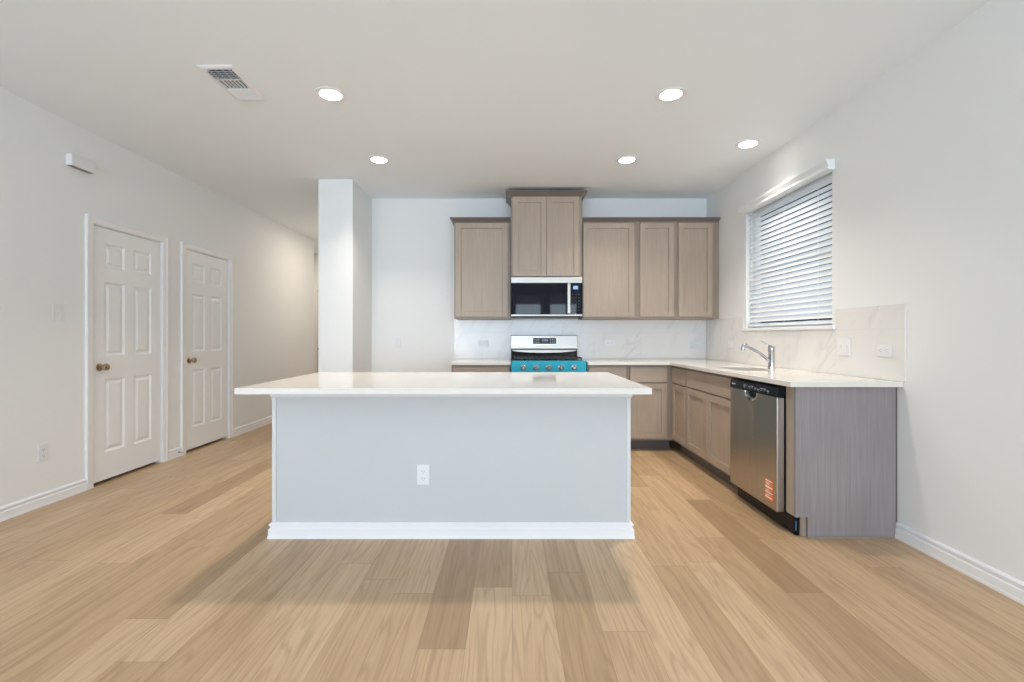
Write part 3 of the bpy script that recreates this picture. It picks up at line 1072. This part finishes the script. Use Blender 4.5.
# scoop handle
cxh, rx_, rz_ = 0.300, 0.078, 0.052
n = 20
arc = [(cxh + rx_ * math.cos(PI + PI * k / n), 0.797 + rz_ * math.sin(PI + PI * k / n)) for k in range(n + 1)]
MB().tube([(x, -0.001, z) for x, z in arc], 0.0065, 8).build('handle_rim', M_STEELP, dd, smooth=True)
MB().prism([(cxh + (x - cxh) * 0.93, 0.797 + (z - 0.797) * 0.93) for x, z in arc], 'y', -0.0022, -0.0004).build('handle_scoop', M_STEELP, dd)
arc2 = [(cxh + 0.018 + (x - cxh) * 0.62, 0.797 + (z - 0.797) * 0.62) for x, z in arc]
MB().prism(arc2, 'y', -0.0040, -0.0024).build('handle_shade_plate', M_BLACK, dd)  # raised dark plate standing in for the shaded hollow
mk = MB()
mk.box(0.035, 0.085, -0.0045, -0.0025, 0.826, 0.834)
mk.build('brand_lettering', M_WHITEMARK, cpd)
mk = MB()
for i in range(7):
    x = 0.27 + i * 0.038
    z = 0.829 + 0.006 * math.sin(i * 1.7)
    mk.box(x, x + 0.022, -0.0045, -0.0025, z, z + 0.004)
    mk.box(x + 0.004, x + 0.016, -0.0045, -0.0025, z - 0.010, z - 0.0075)
mk.build('panel_lettering', M_WHITEMARK, cpd)
MB().lathe([(0.017, 0.002), (0.016, -0.006), (0.003, -0.007)], (0.225, -0.001, 0.830), 'y', 20).build('cycle_button', M_STEELP, cpd, smooth=True)
st = MB().box(0.470, 0.560, -0.0016, -0.0004, 0.150, 0.282).build('sticker', M_ORANGE, dd)
mk = MB()
for z, hh_ in ((0.268, 0.006), (0.226, 0.010), (0.196, 0.006), (0.165, 0.008)):
    mk.box(0.474, 0.556, -0.0024, -0.0017, z, z + hh_)
for z in (0.243, 0.250, 0.257, 0.178, 0.184, 0.208, 0.213):
    mk.box(0.482, 0.482 + 0.05 * random.uniform(0.7, 1.2), -0.0024, -0.0017, z, z + 0.0022)
mk.build('sticker_print', M_STICKW, st)
MB().box(0.004, dw + 0.076, 0.0535, 0.060, 0.012, 0.107).build('kick_plate', M_BLACK, t)
lg = MB().lathe([(0.012, 0.0), (0.012, 0.008), (0.007, 0.012), (0.007, 0.11)], (dw + 0.062, 0.078, 0), 'z', 12).build('leveling_foot', M_BLACK, t, smooth=True)
MB().box(dw + 0.070, dw + 0.0735, 0.062, 0.084, 0.022, 0.100).build('foot_clip', M_BLACK, lg)
MB().box(dw + 0.074, dw + 0.0765, 0.066, 0.072, 0.030, 0.085).build('blue_tab', M_BLUEP, lg)


# ------------------------------------------------------------------ outlets and switches
def outlet(name, label, loc, rz, horizontal=False, group=None, slots=True, w=0.072, h=0.117):
    root = thing(name, label, 'outlet', loc, rz, group)
    if horizontal:
        w, h = h, w
    MB().box(-w / 2, w / 2, -0.006, -0.0005, -h / 2, h / 2).build('cover_plate', M_PLAST, root, 0.002, 3)
    for s in (-1, 1):
        f = MB()
        if horizontal:
            cx, cz, a, b = s * 0.020, 0, 0.0145, 0.017
        else:
            cx, cz, a, b = 0, s * 0.020, 0.017, 0.0145
        f.prism([(cx + a * math.cos(2 * PI * k / 20), cz + b * math.sin(2 * PI * k / 20)) for k in range(20)], 'y', -0.0082, -0.0061)
        fo = f.build('receptacle', M_PLAST, root)
        sl = MB()
        for q in (-1, 1):
            if horizontal:
                sl.box(cx - 0.004, cx + 0.004, -0.0088, -0.0083, cz + q * 0.0065 - 0.0010, cz + q * 0.0065 + 0.0010)
            else:
                sl.box(cx + q * 0.0065 - 0.0010, cx + q * 0.0065 + 0.0010, -0.0088, -0.0083, cz - 0.004, cz + 0.004)
        gx, gz = (cx - 0.0095, cz) if horizontal else (cx, cz - 0.0095)
        sl.prism([(gx + 0.0022 * math.cos(2 * PI * k / 8), gz + 0.0022 * math.sin(2 * PI * k / 8)) for k in range(8)], 'y', -0.0088, -0.0083)
        sl.build('slots', M_SLOT, fo)
    return root


def switch(label, loc, rz, gangs=1):
    root = thing('light_switch', label, 'light switch', loc, rz)
    w, h = 0.072 + 0.046 * (gangs - 1), 0.117
    MB().box(-w / 2, w / 2, -0.006, -0.0005, -h / 2, h / 2).build('cover_plate', M_PLAST, root, 0.002, 3)
    for g in range(gangs):
        cx = (g - (gangs - 1) / 2) * 0.046
        MB().prism([(-0.0065, -0.012), (-0.0065, 0.012), (-0.013, 0.010), (-0.008, -0.011)], 'x', cx - 0.005, cx + 0.005).build('toggle', M_PLAST, root, 0.001)
    return root


switch('white light switch on the left wall near the closet door', (XL, 3.36, 1.34), RZ_LEFT)
outlet('power_outlet', 'white outlet low on the left wall beside the closet door', (XL, 3.255, 0.367), RZ_LEFT)
outlet('power_outlet', 'white duplex outlet on the front of the island', (-0.500, IY0, 0.366), 0)
switch('white light switch on the bare back wall beside the stub wall', (-1.265, YB, 1.095), 0)
outlet('power_outlet', 'outlet in the backsplash left of the range', (-0.30, YB - 0.0085, 1.082), 0, True)
outlet('power_outlet', 'outlet in the range-wall backsplash just right of the range', (1.147, YB - 0.0085, 1.092), 0, True)
outlet('power_outlet', 'outlet in the range-wall backsplash close to the corner', (2.125, YB - 0.0085, 1.065), 0, True)
outlet('power_outlet', 'outlet in the window-wall backsplash left of the faucet, close to the corner', (XR - 0.0085, 4.78, 1.085), RZ_RIGHT, True)
switch('double light switch in the backsplash right of the faucet', (XR - 0.0085, 3.165, 1.098), RZ_RIGHT, 2)
outlet('power_outlet', 'outlet near the open end of the window-wall backsplash', (XR - 0.0085, 2.825, 1.083), RZ_RIGHT, True)

# door chime
t = thing('door_chime', 'white door chime box high on the left wall', 'door chime', (XL, 3.52, 2.458), RZ_LEFT)
MB().prism([(-0.10, -0.045), (-0.10, 0.035), (-0.092, 0.045), (0.092, 0.045), (0.10, 0.035), (0.10, -0.045)], 'y', -0.048, -0.0005).build('chime_cover', M_PLAST, t, 0.006, 3)
MB().box(-0.09, 0.09, -0.040, -0.003, -0.047, -0.0455).build('chime_grille', M_SLOTG, t)

# ------------------------------------------------------------------ ceiling vent
vx0, vx1, vy0, vy1 = -1.815, -1.604, 2.735, 3.130
t = thing('ceiling_vent', 'white rectangular air vent in the ceiling', 'vent', ((vx0 + vx1) / 2, (vy0 + vy1) / 2, H))
hx, hy = (vx1 - vx0) / 2, (vy1 - vy0) / 2
m_ = 0.026
fr = MB()
rows = []
bm = fr.bm
for (ins, z) in ((0.0, -0.0005), (0.003, -0.005), (m_ - 0.006, -0.010), (m_, -0.010), (m_, -0.0005)):
    rows.append([bm.verts.new(p) for p in ((-hx + ins, -hy + ins, z), (hx - ins, -hy + ins, z), (hx - ins, hy - ins, z), (-hx + ins, hy - ins, z))])
for a, b in zip(rows, rows[1:]):
    for k in range(4):
        bm.faces.new([a[k], a[(k + 1) % 4], b[(k + 1) % 4], b[k]])
fr.build('vent_frame', M_TRIM, t)
MB().box(-hx + m_, hx - m_, -hy + m_, hy - m_, -0.0022, -0.0006).build('duct_shade_plate', M_DARKIN, t)  # dark plate behind the louvers stands for the shaded duct
lv = MB()
ylo, yhi = -hy + m_, hy - m_
za, zb = -0.013, -0.003


def blade_x(y, lean):   # blade running across x
    lv.prism([(y - 0.0009 + lean, za), (y + 0.0009 + lean, za), (y + 0.0009, zb), (y - 0.0009, zb)], 'x', -hx + m_, hx - m_)


L3 = (yhi - ylo) / 3
for k in range(6):
    blade_x(ylo + 0.010 + k * (L3 - 0.010) / 5, -0.008)
for k in range(8):
    blade_x(yhi - 0.004 - k * (L3 - 0.004) / 7, 0.012)
# blades running along y
for k in range(7):
    x = -hx + m_ + 0.008 + k * (2 * (hx - m_) - 0.016) / 6
    lv.prism([(x - 0.0035, za), (x - 0.0015, za), (x + 0.003, zb), (x + 0.001, zb)], 'y', ylo + L3 + 0.004, yhi - L3 - 0.004)
for y in (ylo + L3, yhi - L3):
    lv.box(-hx + m_, hx - m_, y - 0.003, y + 0.003, za, zb)
for k in range(4):
    x = -hx + m_ + 0.02 + k * (2 * (hx - m_) - 0.04) / 3
    lv.box(x - 0.001, x + 0.001, ylo, ylo + L3, -0.008, zb)
lv.build('louvers', M_TRIM, t)
MB().box(-hx + m_ + 0.012, -hx + m_ + 0.022, ylo - 0.006, ylo + 0.012, -0.020, -0.0135).build('damper_lever', M_TRIM, t, 0.001)

# ------------------------------------------------------------------ recessed lights
labs = ['recessed ceiling light above the island, on the side of the air vent',
        'recessed ceiling light above the island, on the side of the kitchen window',
        'recessed ceiling light in front of the white stub wall',
        'recessed ceiling light in front of the tall cabinets right of the microwave',
        'recessed ceiling light above the sink, beside the window wall']
proto = None
for (cx, cy), lab in zip(CANS, labs):
    if proto is None:
        proto = thing('recessed_light', lab, 'ceiling light', (cx, cy, H), 0, 'recessed ceiling lights')
        MB().lathe([(0.098, -0.0005), (0.098, -0.004), (0.086, -0.007), (0.067, -0.004), (0.067, -0.0005)], (0, 0, 0), 'z', 40, False).build('trim_ring', M_TRIM, proto, smooth=True)
        MB().lathe([(0.0665, -0.0005), (0.0665, -0.006), (0.05, -0.009), (0.03, -0.010), (0.002, -0.0105)], (0, 0, 0), 'z', 40).build('lens', M_LENS, proto, smooth=True)
    else:
        c = copy_tree(proto)
        c.location = (cx, cy, H)
        c['label'] = lab

# ------------------------------------------------------------------ window blind
t = thing('window_blind', 'white horizontal slat blind covering the kitchen window', 'blind', (XR, (WY0 + WY1) / 2, 0))
hw = (WY1 - WY0) / 2
# valance on the wall face
pr = [(-0.002, 2.325), (-0.050, 2.325), (-0.056, 2.335), (-0.050, 2.350), (-0.060, 2.372), (-0.066, 2.385), (-0.066, 2.397), (-0.002, 2.397)]
MB().prism(pr, 'y', -hw - 0.035, hw + 0.03).build('valance', M_SLAT, t, 0.002)
sl = MB()
pitch, n_s = 0.0435, 24
zb0 = WZ0 + 0.045
tilt = math.radians(61)
for k in range(n_s):
    z = zb0 + 0.03 + k * pitch
    if z > 2.335:
        break
    # curved slat section, room-side edge tilted down
    sec_t, sec_b = [], []
    for i in range(5):
        u = (i / 4 - 0.5) * 0.050
        cr = 0.0032 * (1 - (2 * u / 0.05) ** 2)
        px = u * math.cos(tilt) - cr * math.sin(tilt)
        pz = u * math.sin(tilt) + cr * math.cos(tilt)
        sec_t.append((0.038 + px - 0.0014 * math.sin(tilt), z + pz + 0.0014 * math.cos(tilt)))
        sec_b.append((0.038 + px, z + pz))
    sl.prism(sec_t + sec_b[::-1], 'y', -hw + 0.008, hw - 0.008)
sl.build('slats', M_SLAT, t)
MB().box(0.012, 0.060, -hw + 0.008, hw - 0.008, WZ0 + 0.012, WZ0 + 0.034).build('bottom_rail', M_SLAT, t, 0.003)
for yy in (-hw + 0.17, 0.0, hw - 0.17):
    MB().box(0.013, 0.0145, yy - 0.0015, yy + 0.0015, WZ0 + 0.034, 2.335).build('ladder_cord', M_PLAST, t)
MB().tube([(0.004, hw - 0.10, 2.32), (0.006, hw - 0.10, 1.62)], 0.004, 8).build('tilt_wand', M_PLAST, t, smooth=True)
